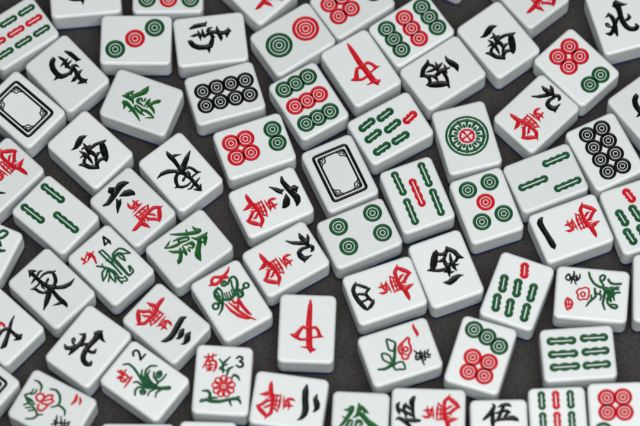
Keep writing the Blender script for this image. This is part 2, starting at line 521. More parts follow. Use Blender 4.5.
# ---------------------------------------------------------------- designs (engraved strokes as x, y, width)
GLYPH = json.loads(r'''{"xi":{"character|black":[[0.152,0.229,0.005,0.095,0.25,0.067,0.034,0.268,0.111,-0.064,0.232,0.126,-0.162,0.208,0.074,-0.258,0.228,0.005],[0.333,-0.082,0.019,0.284,-0.071,0.052,0.232,-0.075,0.096,0.182,-0.149,0.133,0.122,-0.256,0.133,0.07,-0.34,0.104,0.031,-0.398,0.019],[0.242,-0.055,0.06,0.144,-0.011,0.067,0.052,0.003,0.074,-0.03,0.008,0.067],[0.045,-0.361,0.045,0.031,-0.304,0.067,-0.054,-0.273,0.074,-0.127,-0.305,0.082,-0.154,-0.396,0.019],[-0.15,-0.397,0.023,-0.177,-0.33,0.089,-0.251,-0.251,0.089,-0.286,-0.154,0.089,-0.327,-0.105,0.06,-0.371,-0.081,0.019],[-0.277,-0.132,0.067,-0.215,-0.077,0.06,-0.143,-0.066,0.052],[-0.139,-0.054,0.067,-0.191,-0.004,0.052,-0.262,-0.0,0.005],[0.107,-0.18,0.023,0.035,-0.166,0.063,-0.035,-0.192,0.063,-0.094,-0.252,0.052],[-0.028,-0.187,0.06,-0.023,-0.098,0.082,-0.043,-0.026,0.089],[-0.169,-0.245,0.026,-0.146,-0.155,0.063,-0.126,-0.072,0.06,-0.056,-0.029,0.06],[-0.052,-0.048,0.096,-0.029,0.06,0.082,-0.002,0.173,0.019],[0.065,0.055,0.019,-0.009,0.062,0.06,-0.061,0.097,0.052,-0.122,0.1,0.019],[-0.119,-0.041,0.06,-0.142,0.03,0.067,-0.162,0.109,0.019]]},"nan":{"character|black":[[-0.257,-0.345,0.046,-0.289,-0.263,0.091,-0.303,-0.158,0.091,-0.312,-0.078,0.083,-0.37,-0.027,0.006],[-0.3,-0.096,0.054,-0.259,-0.043,0.006],[-0.02,-0.422,0.006,0.008,-0.377,0.098,0.088,-0.323,0.105,0.139,-0.225,0.109,0.149,-0.103,0.105,0.13,-0.022,0.113,0.061,0.014,0.091,-0.016,0.035,0.068,-0.058,0.011,0.031],[0.154,-0.062,0.091,0.213,-0.051,0.061,0.286,-0.049,0.004],[-0.1,-0.37,0.006,-0.106,-0.303,0.061,-0.122,-0.229,0.065,-0.106,-0.158,0.076,-0.089,-0.088,0.068,-0.113,-0.023,0.068],[-0.195,-0.211,0.024,-0.113,-0.193,0.061,-0.055,-0.184,0.054,0.02,-0.176,0.004],[-0.22,-0.132,0.024,-0.139,-0.128,0.061,-0.057,-0.108,0.046,-0.033,-0.079,0.004],[-0.24,0.073,0.006,-0.216,-0.006,0.065,-0.17,-0.042,0.054,-0.136,-0.01,0.068,-0.093,0.027,0.068,-0.039,0.058,0.054,-0.025,0.094,0.006],[-0.147,-0.009,0.076,-0.137,0.073,0.076,-0.116,0.153,0.083,-0.099,0.255,0.083,-0.129,0.331,0.083,-0.124,0.407,0.006],[-0.26,0.138,0.006,-0.175,0.139,0.069,-0.08,0.17,0.083,0.003,0.192,0.076,0.07,0.183,0.006],[-0.204,0.349,0.006,-0.128,0.333,0.098,-0.045,0.303,0.061,0.018,0.296,0.004]]},"dong":{"character|black":[[-0.053,0.523,0.039,-0.014,0.469,0.065,0.039,0.423,0.022],[-0.05,0.52,0.039,-0.081,0.459,0.065,-0.136,0.422,0.016],[-0.061,0.467,0.078,-0.053,0.367,0.072,-0.056,0.227,0.072,-0.034,0.098,0.085,-0.011,0.021,0.098],[0.127,0.352,0.019,0.06,0.377,0.046,-0.008,0.356,0.046,-0.099,0.335,0.055,-0.202,0.311,0.016],[-0.011,0.281,0.032,0.075,0.291,0.049,0.166,0.259,0.059,0.229,0.195,0.059,0.286,0.191,0.016],[0.219,0.198,0.052,0.193,0.117,0.072,0.143,0.044,0.072,0.064,-0.002,0.065],[0.073,0.167,0.052,0.004,0.138,0.045,-0.041,0.176,0.039],[-0.057,0.199,0.032,-0.1,0.136,0.042,-0.098,0.074,0.032],[-0.281,0.248,0.016,-0.218,0.192,0.059,-0.202,0.107,0.059,-0.162,0.031,0.055,-0.073,0.013,0.052],[-0.221,0.216,0.036,-0.136,0.211,0.042,-0.056,0.227,0.036],[0.006,0.022,0.098,0.08,-0.07,0.072,0.174,-0.141,0.091,0.287,-0.174,0.078,0.425,-0.157,0.005],[-0.019,0.012,0.091,-0.03,-0.102,0.072,-0.042,-0.232,0.085,-0.036,-0.344,0.091,-0.038,-0.414,0.072,-0.057,-0.471,0.016],[-0.044,-0.336,0.078,-0.135,-0.297,0.052,-0.228,-0.249,0.005],[-0.036,0.011,0.091,-0.125,-0.059,0.111,-0.258,-0.138,0.091,-0.393,-0.21,0.016]]},"bei":{"character|black":[[0.002,0.301,0.124,0.017,0.259,0.13,0.02,0.143,0.106,0.01,0.029,0.1,0.013,-0.088,0.1,0.046,-0.195,0.103,0.1,-0.26,0.1,0.182,-0.283,0.1,0.238,-0.246,0.094,0.227,-0.191,0.036],[-0.086,0.267,0.006,-0.028,0.284,0.077,0.007,0.326,0.077,0.031,0.392,0.006],[-0.082,0.265,0.006,-0.03,0.238,0.06,0.014,0.231,0.048],[0.024,0.318,0.083,0.099,0.255,0.077,0.158,0.238,0.042,0.213,0.239,0.004],[0.022,-0.067,0.059,0.108,-0.064,0.065,0.159,-0.026,0.077,0.146,0.049,0.022],[-0.102,-0.016,0.03,-0.031,0.022,0.054,0.011,0.043,0.042],[-0.166,-0.344,0.022,-0.166,-0.261,0.077,-0.147,-0.142,0.083,-0.136,-0.028,0.086,-0.152,0.066,0.086,-0.179,0.123,0.065],[-0.278,0.078,0.006,-0.218,0.104,0.051,-0.179,0.176,0.006],[-0.353,-0.225,0.024,-0.285,-0.258,0.089,-0.225,-0.219,0.077,-0.184,-0.143,0.065,-0.094,-0.049,0.065,-0.045,0.001,0.03],[-0.18,-0.122,0.033,-0.251,-0.122,0.036,-0.295,-0.081,0.042,-0.295,-0.036,0.042,-0.263,-0.044,0.039,-0.237,-0.09,0.03]]},"fa":{"character|green":[[-0.419,-0.116,0.017,-0.337,-0.017,0.055,-0.252,0.108,0.068,-0.181,0.231,0.081,-0.148,0.313,0.084,-0.173,0.383,0.02],[-0.318,0.174,0.017,-0.248,0.135,0.055],[-0.298,0.292,0.017,-0.216,0.299,0.065,-0.149,0.342,0.084],[-0.134,0.149,0.017,-0.058,0.202,0.065,-0.035,0.271,0.078,-0.019,0.357,0.084,-0.04,0.439,0.017],[0.02,0.351,0.078,0.091,0.284,0.071,0.155,0.239,0.005],[-0.035,0.252,0.078,0.049,0.192,0.09,0.136,0.096,0.103,0.198,0.045,0.122,0.254,0.025,0.103,0.343,0.013,0.005],[0.029,0.221,0.039,0.087,0.279,0.039],[-0.278,-0.161,0.02,-0.254,-0.054,0.055,-0.214,0.037,0.058,-0.175,0.107,0.052,-0.131,0.1,0.036,-0.147,0.019,0.045,-0.178,-0.06,0.058,-0.175,-0.131,0.065,-0.201,-0.233,0.058,-0.259,-0.351,0.023],[-0.262,-0.354,0.02,-0.286,-0.254,0.045,-0.329,-0.171,0.005],[-0.261,-0.063,0.039,-0.184,-0.076,0.045],[-0.181,-0.329,0.017,-0.112,-0.275,0.058,-0.051,-0.186,0.071,-0.011,-0.122,0.065,0.055,-0.111,0.058,0.109,-0.131,0.005],[-0.098,-0.133,0.029,-0.022,-0.167,0.071,0.064,-0.243,0.077,0.101,-0.3,0.093,0.121,-0.326,0.045],[-0.091,-0.083,0.033,0.014,-0.089,0.045,0.072,-0.119,0.033],[-0.104,-0.065,0.02,-0.075,0.01,0.045,-0.055,0.104,0.052,0.011,0.104,0.045,0.04,0.043,0.045,-0.012,0.007,0.033],[-0.014,-0.027,0.023,0.044,-0.028,0.052,0.081,-0.039,0.017],[-0.06,0.067,0.033,0.033,0.076,0.039]]},"zhong":{"character|red":[[0.045,0.552,0.018,0.042,0.448,0.076,0.037,0.275,0.098,0.033,0.089,0.109,0.046,-0.096,0.109,0.055,-0.307,0.116,0.073,-0.391,0.087,0.089,-0.469,0.018],[-0.097,-0.353,0.018,-0.01,-0.357,0.043,0.039,-0.353,0.072,0.093,-0.39,0.116,0.141,-0.399,0.058,0.184,-0.376,0.005],[0.012,-0.005,0.062,-0.064,0.024,0.062,-0.134,-0.063,0.076,-0.193,-0.145,0.109,-0.291,-0.119,0.018],[-0.189,-0.166,0.072,-0.103,-0.213,0.054,0.033,-0.202,0.054],[0.074,0.006,0.054,0.147,0.024,0.062,0.202,-0.037,0.062,0.23,-0.121,0.069,0.314,-0.163,0.005],[0.246,-0.141,0.054,0.155,-0.161,0.04,0.094,-0.174,0.04]]},"wan":{"character|red":[[0.085,0.106,0.006,0.081,0.053,0.047,0.086,-0.013,0.047,0.114,-0.075,0.029],[0.177,0.015,0.006,0.097,0.017,0.05,0.025,0.003,0.047,-0.026,-0.025,0.029],[0.177,-0.09,0.006,0.109,-0.054,0.041,0.038,-0.044,0.041,-0.023,-0.038,0.026],[-0.012,0.122,0.006,-0.04,0.058,0.059,-0.039,-0.012,0.053,0.004,-0.067,0.021],[0.129,-0.081,0.015,-0.003,-0.088,0.041,-0.098,-0.098,0.006],[0.243,-0.176,0.006,0.128,-0.158,0.047,0.005,-0.153,0.047,-0.126,-0.152,0.006],[0.188,-0.219,0.029,0.051,-0.216,0.041,-0.095,-0.218,0.024],[0.165,-0.261,0.032,0.035,-0.261,0.044,-0.087,-0.263,0.029],[0.223,-0.169,0.029,0.175,-0.22,0.038,0.165,-0.273,0.032],[0.11,-0.157,0.029,0.107,-0.217,0.029,0.105,-0.275,0.029],[0.019,-0.154,0.029,0.018,-0.216,0.029,0.016,-0.281,0.029],[-0.077,-0.154,0.035,-0.073,-0.214,0.038,-0.062,-0.276,0.029],[0.399,-0.379,0.006,0.323,-0.334,0.062,0.258,-0.281,0.074,0.137,-0.278,0.062,0.012,-0.291,0.068,-0.106,-0.319,0.073],[0.335,-0.346,0.056,0.279,-0.408,0.085,0.221,-0.476,0.085,0.171,-0.524,0.062,0.138,-0.563,0.004],[0.162,-0.525,0.05,0.118,-0.45,0.068,0.059,-0.394,0.062,0.033,-0.326,0.044],[0.176,-0.429,0.021,0.162,-0.373,0.053,0.115,-0.319,0.044],[0.032,-0.295,0.05,0.03,-0.376,0.044,-0.009,-0.42,0.004],[-0.025,-0.301,0.044,-0.027,-0.367,0.035,-0.056,-0.376,0.006],[-0.04,-0.296,0.062,-0.106,-0.342,0.085,-0.069,-0.437,0.079,-0.053,-0.536,0.004],[-0.094,-0.331,0.085,-0.2,-0.347,0.085,-0.277,-0.354,0.067,-0.339,-0.347,0.004]]},"yi":{"numeral|black":[[0.375,0.389,0.021,0.347,0.442,0.082,0.284,0.485,0.119,0.16,0.476,0.106,0.005,0.452,0.105,-0.135,0.435,0.119,-0.218,0.426,0.109,-0.264,0.43,0.034]]},"er":{"numeral|black":[[-0.338,0.27,0.04,-0.235,0.263,0.116,-0.068,0.279,0.119,0.097,0.312,0.122,0.207,0.302,0.112,0.286,0.256,0.063,0.329,0.192,0.017],[-0.195,0.472,0.024,-0.105,0.456,0.09,-0.026,0.491,0.116,0.057,0.503,0.103,0.147,0.452,0.02]]},"san":{"numeral|black":[[-0.322,0.191,0.022,-0.24,0.155,0.106,-0.121,0.18,0.113,0.036,0.224,0.113,0.163,0.24,0.109,0.26,0.211,0.08,0.323,0.168,0.018],[-0.132,0.309,0.022,-0.074,0.308,0.091,-0.002,0.347,0.113,0.068,0.355,0.058,0.113,0.325,0.018],[-0.157,0.437,0.025,-0.085,0.439,0.105,-0.005,0.489,0.12,0.076,0.497,0.058,0.131,0.463,0.018]]},"si":{"numeral|black":[[0.335,0.419,0.005,0.265,0.473,0.068,0.19,0.528,0.078,0.087,0.531,0.083,-0.024,0.509,0.088,-0.114,0.479,0.088,-0.194,0.446,0.083,-0.252,0.421,0.028],[0.282,0.456,0.048,0.232,0.382,0.063,0.166,0.303,0.068,0.108,0.236,0.018],[0.121,0.249,0.053,0.08,0.316,0.053,0.032,0.341,0.058],[0.092,0.529,0.053,0.078,0.437,0.053,0.035,0.347,0.063,-0.061,0.311,0.068,-0.117,0.271,0.048,-0.11,0.237,0.013],[-0.049,0.504,0.038,-0.068,0.419,0.048,-0.051,0.328,0.048],[-0.245,0.419,0.038,-0.203,0.337,0.073,-0.149,0.275,0.073,-0.092,0.234,0.013]]},"wu":{"numeral|black":[[-0.113,0.567,0.02,-0.074,0.521,0.068,-0.098,0.457,0.081,-0.145,0.394,0.078,-0.208,0.325,0.075,-0.27,0.272,0.043],[-0.104,0.44,0.068,-0.108,0.335,0.078,-0.111,0.241,0.088,-0.11,0.154,0.062],[-0.005,0.497,0.026,0.053,0.525,0.065,0.127,0.541,0.072,0.176,0.538,0.072,0.217,0.506,0.03],[0.092,0.518,0.059,0.062,0.448,0.068,0.026,0.367,0.068,-0.01,0.286,0.072,-0.058,0.233,0.033],[-0.06,0.386,0.033,0.016,0.4,0.062,0.083,0.425,0.062,0.15,0.423,0.068,0.207,0.391,0.026],[0.171,0.411,0.062,0.142,0.365,0.065,0.101,0.313,0.062],[-0.056,0.246,0.039,0.033,0.268,0.059,0.145,0.281,0.075,0.244,0.287,0.094,0.31,0.262,0.081,0.344,0.23,0.02],[0.191,0.331,0.026,0.268,0.318,0.043]]},"liu":{"numeral|black":[[-0.36,0.37,0.044,-0.275,0.348,0.085,-0.134,0.381,0.11,0.01,0.419,0.113,0.113,0.453,0.137,0.193,0.435,0.113,0.273,0.383,0.016],[-0.067,0.401,0.044,-0.081,0.484,0.113,-0.057,0.519,0.113,-0.062,0.565,0.023],[-0.053,0.501,0.094,0.021,0.498,0.016],[-0.287,0.083,0.016,-0.206,0.159,0.069,-0.125,0.226,0.106,-0.116,0.299,0.032],[-0.134,0.207,0.075,-0.045,0.253,0.016],[-0.024,0.303,0.029,0.069,0.277,0.125,0.148,0.23,0.143,0.182,0.168,0.081,0.18,0.132,0.019]]},"jiu":{"numeral|black":[[-0.299,0.166,0.017,-0.201,0.252,0.068,-0.128,0.36,0.084,-0.078,0.457,0.097,-0.013,0.474,0.065,0.054,0.518,0.084,0.105,0.49,0.061,0.113,0.439,0.02],[-0.304,0.449,0.02,-0.226,0.439,0.087,-0.135,0.453,0.097,-0.082,0.472,0.077],[-0.209,0.567,0.02,-0.144,0.543,0.068,-0.077,0.482,0.084],[0.009,0.443,0.065,-0.011,0.341,0.071,0.022,0.259,0.087,0.099,0.251,0.109,0.172,0.283,0.109,0.178,0.361,0.055,0.18,0.438,0.017],[0.173,0.271,0.077,0.243,0.247,0.017]]},"bird":{"crest|red":[[0.279,0.564,0.025,0.213,0.506,0.052,0.122,0.47,0.061,0.034,0.487,0.061,-0.039,0.531,0.056,-0.104,0.515,0.056,-0.136,0.459,0.061,-0.092,0.402,0.07,-0.01,0.413,0.061,0.064,0.444,0.061,0.151,0.416,0.065],[-0.206,0.441,0.025,-0.129,0.425,0.07,-0.087,0.4,0.065]],
"tail|red":[[-0.134,-0.004,0.03,-0.109,-0.161,0.056,-0.037,-0.324,0.069,0.045,-0.422,0.061,0.086,-0.471,0.025],[-0.064,-0.019,0.03,-0.013,-0.189,0.052,0.066,-0.387,0.061,0.176,-0.54,0.025],[0.109,-0.052,0.061,0.106,-0.2,0.069,0.133,-0.367,0.061,0.159,-0.422,0.025],[0.012,-0.017,0.047,0.015,-0.079,0.052,0.092,-0.086,0.047],[-0.02,-0.124,0.043,0.03,-0.191,0.043,0.056,-0.11,0.039]],
"plumage|green":[[0.066,0.385,0.039,0.087,0.354,0.039,0.079,0.317,0.039,0.05,0.295,0.039,0.017,0.3,0.039,-0.006,0.329,0.039,0.001,0.364,0.039,0.032,0.388,0.039,0.066,0.385,0.039],[0.048,0.354,0.036,0.035,0.332,0.036],[-0.092,0.321,0.05,-0.176,0.287,0.06,-0.215,0.205,0.056,-0.207,0.124,0.056,-0.167,0.049,0.066],[-0.087,0.315,0.046,-0.066,0.235,0.039,-0.111,0.112,0.043],[0.094,0.29,0.036,0.18,0.365,0.05,0.257,0.367,0.05,0.272,0.288,0.05,0.226,0.18,0.056,0.147,0.107,0.056,0.07,0.048,0.063,-0.027,0.025,0.06,-0.1,0.069,0.056,-0.147,0.097,0.046],[0.179,0.329,0.036,0.141,0.216,0.039,0.121,0.107,0.039],[-0.044,0.177,0.026,-0.065,0.066,0.033],[-0.005,0.168,0.026,-0.028,0.052,0.033],[0.041,0.161,0.026,0.016,0.047,0.033],[0.096,0.174,0.026,0.062,0.049,0.033],[-0.143,0.267,0.033,-0.145,0.148,0.039],[-0.19,0.235,0.033,-0.163,0.089,0.036],[-0.152,0.061,0.053,-0.221,0.052,0.049,-0.255,0.084,0.046],[-0.273,0.092,0.046,-0.316,0.094,0.046,-0.346,0.067,0.046,-0.352,0.023,0.046,-0.326,-0.008,0.046,-0.283,-0.01,0.046,-0.253,0.017,0.046,-0.25,0.06,0.046,-0.273,0.092,0.046],[-0.16,0.036,0.056,-0.229,-0.058,0.049,-0.347,-0.134,0.022],[0.204,0.109,0.053,0.233,0.04,0.067,0.212,-0.024,0.06,0.146,-0.023,0.056,0.128,0.052,0.046],[0.22,0.056,0.053,0.297,0.082,0.05,0.33,0.081,0.043],[0.386,0.147,0.043,0.345,0.15,0.043,0.316,0.128,0.043,0.313,0.091,0.043,0.338,0.061,0.043,0.379,0.06,0.043,0.405,0.084,0.043,0.406,0.118,0.043,0.386,0.147,0.043],[0.171,0.077,0.039,0.169,0.027,0.039]]},"fl1":{"numeral|red":[[-0.41,0.38,0.035,-0.352,0.375,0.054,-0.27,0.39,0.067,-0.212,0.396,0.06,-0.183,0.377,0.025]],
"flower|red":[[-0.213,0.212,0.044,-0.166,0.131,0.044,-0.138,0.061,0.044,-0.083,-0.001,0.044,0.002,-0.016,0.044,0.075,0.012,0.044,0.138,0.002,0.044,0.16,0.083,0.044,0.101,0.128,0.044,0.056,0.182,0.044,-0.037,0.209,0.044,-0.116,0.202,0.044,-0.183,0.23,0.044,-0.213,0.212,0.044],[-0.059,0.12,0.041,-0.032,0.147,0.041,0.0,0.146,0.041,0.023,0.121,0.041,0.02,0.091,0.041,-0.005,0.07,0.041,-0.035,0.071,0.041,-0.056,0.093,0.041,-0.059,0.12,0.041],[-0.117,0.087,0.034,-0.051,0.038,0.037,0.033,0.038,0.037,0.089,0.091,0.034]],
"foliage|green":[[0.191,-0.466,0.041,0.217,-0.36,0.059,0.201,-0.271,0.066,0.167,-0.192,0.08,0.066,-0.129,0.059,-0.045,-0.079,0.052,-0.185,-0.024,0.037],[-0.298,-0.149,0.041,-0.25,-0.081,0.041,-0.191,-0.027,0.041,-0.104,-0.066,0.041,-0.053,-0.117,0.041,-0.107,-0.173,0.041,-0.202,-0.167,0.041,-0.298,-0.149,0.041],[-0.07,-0.313,0.041,-0.045,-0.247,0.041,0.018,-0.196,0.041,0.149,-0.2,0.041,0.11,-0.276,0.041,0.036,-0.33,0.041,-0.07,-0.313,0.041],[0.197,-0.178,0.041,0.174,-0.094,0.041,0.196,-0.015,0.041,0.329,-0.02,0.041,0.305,-0.115,0.041,0.292,-0.182,0.041,0.199,-0.203,0.041]],
"character|black":[[0.05,0.241,0.025,0.122,0.279,0.041,0.26,0.433,0.031],[0.091,0.347,0.028,0.174,0.343,0.041,0.294,0.321,0.041,0.366,0.324,0.025],[0.117,0.417,0.031,0.284,0.367,0.038],[0.119,0.482,0.031,0.181,0.441,0.038,0.267,0.469,0.025],[0.137,0.25,0.038,0.222,0.221,0.041,0.238,0.292,0.038,0.174,0.304,0.038],[0.117,0.31,0.034,0.22,0.495,0.028],[0.193,0.264,0.031,0.207,0.29,0.031]]},"fl2":{"numeral|black":[[0.246,0.435,0.038,0.273,0.474,0.045,0.319,0.486,0.045,0.357,0.464,0.045,0.361,0.414,0.045,0.317,0.353,0.045,0.26,0.294,0.045],[0.26,0.294,0.045,0.393,0.289,0.038]],
"character|red":[[-0.142,0.483,0.041,-0.136,0.385,0.051,-0.04,0.384,0.032],[-0.103,0.444,0.045,-0.149,0.361,0.048],[-0.247,0.407,0.048,-0.126,0.343,0.048],[-0.202,0.395,0.041,-0.257,0.322,0.041,-0.23,0.262,0.041,-0.158,0.271,0.038],[-0.198,0.345,0.038,-0.199,0.277,0.038],[-0.079,0.222,0.035,-0.173,0.21,0.048,-0.317,0.202,0.028],[-0.11,0.338,0.041,-0.128,0.231,0.038]],
"foliage|green":[[0.005,0.484,0.031,0.071,0.416,0.045,0.068,0.296,0.049,0.02,0.156,0.049,-0.038,0.008,0.056,-0.05,-0.119,0.056,-0.004,-0.229,0.063,0.073,-0.344,0.074,0.146,-0.43,0.085],[0.131,0.155,0.03,0.054,0.109,0.041,-0.008,-0.012,0.049,-0.036,-0.137,0.049],[0.34,-0.007,0.034,0.277,0.078,0.045,0.17,0.098,0.045,0.064,0.035,0.049,0.012,-0.099,0.049,-0.005,-0.2,0.052],[0.198,0.04,0.03,0.107,0.019,0.045,0.048,-0.086,0.049,0.026,-0.22,0.052],[0.218,-0.041,0.038,0.147,-0.096,0.045,0.111,-0.212,0.049,0.052,-0.214,0.041],[0.111,-0.212,0.045,0.208,-0.239,0.041,0.315,-0.235,0.034],[0.249,-0.09,0.041,0.303,-0.121,0.045,0.264,-0.172,0.045,0.186,-0.169,0.045,0.184,-0.126,0.041,0.249,-0.09,0.041],[0.263,-0.12,0.045,0.232,-0.144,0.045],[-0.145,0.127,0.038,-0.1,0.091,0.045,-0.097,0.006,0.049,-0.068,-0.074,0.049,-0.032,-0.163,0.052],[-0.317,-0.035,0.038,-0.243,0.017,0.045,-0.169,0.008,0.045,-0.114,-0.066,0.049,-0.065,-0.16,0.049],[-0.2,-0.06,0.041,-0.16,-0.073,0.041,-0.145,-0.134,0.041,-0.191,-0.155,0.041,-0.235,-0.116,0.041,-0.2,-0.06,0.041],[-0.192,-0.1,0.038,-0.175,-0.123,0.038],[-0.192,-0.223,0.03,-0.117,-0.2,0.041,-0.02,-0.241,0.045],[-0.135,-0.348,0.03,-0.061,-0.308,0.041,0.064,-0.345,0.045],[0.017,-0.168,0.085,0.017,-0.241,0.078,0.047,-0.306,0.063]]},"fl3":{"numeral|black":[[0.221,0.416,0.036,0.257,0.454,0.046,0.311,0.442,0.046,0.321,0.397,0.046,0.276,0.364,0.039],[0.276,0.364,0.039,0.336,0.332,0.046,0.333,0.275,0.049,0.279,0.257,0.046,0.224,0.286,0.036]],
"character|red":[[-0.345,0.405,0.036,-0.257,0.411,0.046,-0.138,0.46,0.026],[-0.283,0.466,0.029,-0.262,0.385,0.039],[-0.197,0.476,0.029,-0.204,0.379,0.039],[-0.285,0.373,0.042,-0.317,0.29,0.042,-0.358,0.205,0.026],[-0.296,0.332,0.042,-0.187,0.349,0.049,-0.137,0.327,0.046,-0.136,0.22,0.056,-0.168,0.141,0.026],[-0.241,0.31,0.039,-0.244,0.157,0.036],[-0.304,0.25,0.039,-0.19,0.272,0.039],[-0.196,0.221,0.036,-0.287,0.154,0.029],[-0.296,0.209,0.032,-0.206,0.169,0.032]],
"foliage|green":[[0.107,0.437,0.027,0.025,0.345,0.05,-0.014,0.284,0.05,0.002,0.147,0.043],[-0.079,0.382,0.031,-0.007,0.297,0.046],[0.062,0.296,0.035,-0.062,0.225,0.035],[0.169,0.255,0.031,0.098,0.209,0.061,0.072,0.085,0.031],[0.166,0.046,0.031,0.199,0.106,0.054,0.261,0.08,0.054,0.305,0.011,0.027],[-0.06,0.199,0.035,0.05,0.181,0.031],[-0.35,-0.424,0.05,-0.253,-0.385,0.065,-0.168,-0.404,0.076,-0.012,-0.402,0.069,0.128,-0.36,0.061,0.269,-0.331,0.069,0.334,-0.365,0.054,0.353,-0.424,0.031],[-0.331,-0.225,0.035,-0.242,-0.219,0.058,-0.19,-0.279,0.058,-0.212,-0.357,0.05],[-0.173,-0.342,0.054,-0.065,-0.337,0.031],[0.153,-0.376,0.054,0.194,-0.47,0.027],[0.227,-0.346,0.057,0.314,-0.297,0.046],[-0.337,-0.383,0.035,-0.252,-0.402,0.042]],
"flower|red":["CHRYS",0.032,-0.12,0.207]},"fl4":{"character|black":[[0.261,0.483,0.029,0.343,0.437,0.04,0.286,0.397,0.04,0.223,0.42,0.038,0.261,0.483,0.035],[0.416,0.344,0.023,0.345,0.337,0.043,0.263,0.363,0.04,0.162,0.382,0.023],[0.29,0.353,0.038,0.15,0.285,0.023],[0.37,0.231,0.023,0.29,0.239,0.04,0.228,0.281,0.032],[0.33,0.288,0.032,0.248,0.298,0.035],[0.277,0.404,0.035,0.313,0.295,0.032],[0.279,0.288,0.032,0.291,0.219,0.023]],
"flower|red":[[0.075,0.234,0.036,0.091,0.175,0.036,0.117,0.127,0.036,0.097,0.066,0.036,0.027,0.051,0.036,-0.037,0.051,0.036,-0.106,0.078,0.036,-0.103,0.142,0.036,-0.131,0.19,0.036,-0.098,0.242,0.036,-0.033,0.241,0.036,0.013,0.274,0.036,0.075,0.234,0.036],[0.026,0.159,0.036,0.014,0.13,0.036,-0.013,0.116,0.036,-0.044,0.128,0.036,-0.059,0.155,0.036,-0.047,0.184,0.036,-0.018,0.196,0.036,0.011,0.186,0.036,0.026,0.159,0.036]],
"numeral|red":[[-0.089,0.411,0.023,-0.133,0.439,0.04,-0.218,0.453,0.043,-0.33,0.414,0.037],[-0.33,0.414,0.04,-0.289,0.349,0.043,-0.191,0.332,0.04,-0.127,0.38,0.04,-0.128,0.436,0.035],[-0.216,0.438,0.032,-0.24,0.392,0.035,-0.214,0.346,0.032],[-0.144,0.403,0.032,-0.239,0.388,0.032],[-0.271,0.386,0.035,-0.287,0.369,0.032]],
"foliage|green":[[0.409,0.079,0.038,0.318,0.051,0.047,0.206,-0.027,0.05,0.151,-0.13,0.057,0.138,-0.237,0.06],[0.249,-0.138,0.038,0.338,-0.124,0.044,0.381,-0.169,0.047,0.357,-0.215,0.047,0.293,-0.195,0.047,0.255,-0.153,0.044,0.185,-0.194,0.041],[0.243,-0.498,0.05,0.228,-0.375,0.05,0.263,-0.293,0.044,0.303,-0.256,0.025],[0.316,-0.281,0.028,0.243,-0.31,0.041,0.224,-0.335,0.038],[0.118,-0.232,0.101,0.09,-0.324,0.158,0.139,-0.341,0.095,0.134,-0.473,0.031],[0.073,-0.325,0.145,-0.057,-0.318,0.076,-0.112,-0.349,0.038],[0.077,-0.489,0.044,0.059,-0.406,0.053,0.003,-0.38,0.047,-0.085,-0.403,0.031],[-0.05,-0.273,0.044,-0.145,-0.29,0.05,-0.213,-0.364,0.056,-0.228,-0.435,0.056,-0.182,-0.465,0.05,-0.162,-0.404,0.044,-0.162,-0.341,0.028],[0.053,-0.231,0.063,-0.066,-0.215,0.05,-0.153,-0.204,0.047,-0.269,-0.246,0.034],[0.111,-0.043,0.044,0.037,-0.058,0.05,-0.037,-0.069,0.047,-0.107,-0.008,0.047,-0.142,0.03,0.047,-0.235,0.083,0.031],[0.028,-0.069,0.041,0.008,-0.13,0.041,0.074,-0.149,0.041],[0.008,-0.13,0.044,-0.01,-0.171,0.041,-0.098,-0.153,0.034],[-0.018,0.008,0.031,-0.107,-0.002,0.041],[0.167,-0.419,0.041,0.181,-0.474,0.028]]},"fl5":{"numeral|black":[[0.264,0.487,0.039,0.175,0.351,0.042],[0.264,0.487,0.039,0.29,0.342,0.039],[0.175,0.351,0.042,0.284,0.355,0.039],[0.277,0.397,0.035,0.268,0.293,0.032]],
"character|red":[[-0.15,0.471,0.029,-0.16,0.383,0.052,-0.24,0.337,0.029],[-0.059,0.397,0.029,-0.167,0.361,0.045],[-0.198,0.432,0.039,-0.125,0.408,0.052,-0.123,0.312,0.055,-0.172,0.192,0.029],[-0.306,0.435,0.032,-0.282,0.388,0.042,-0.211,0.417,0.029],[-0.285,0.454,0.029,-0.292,0.37,0.039],[-0.346,0.352,0.035,-0.272,0.336,0.032]],
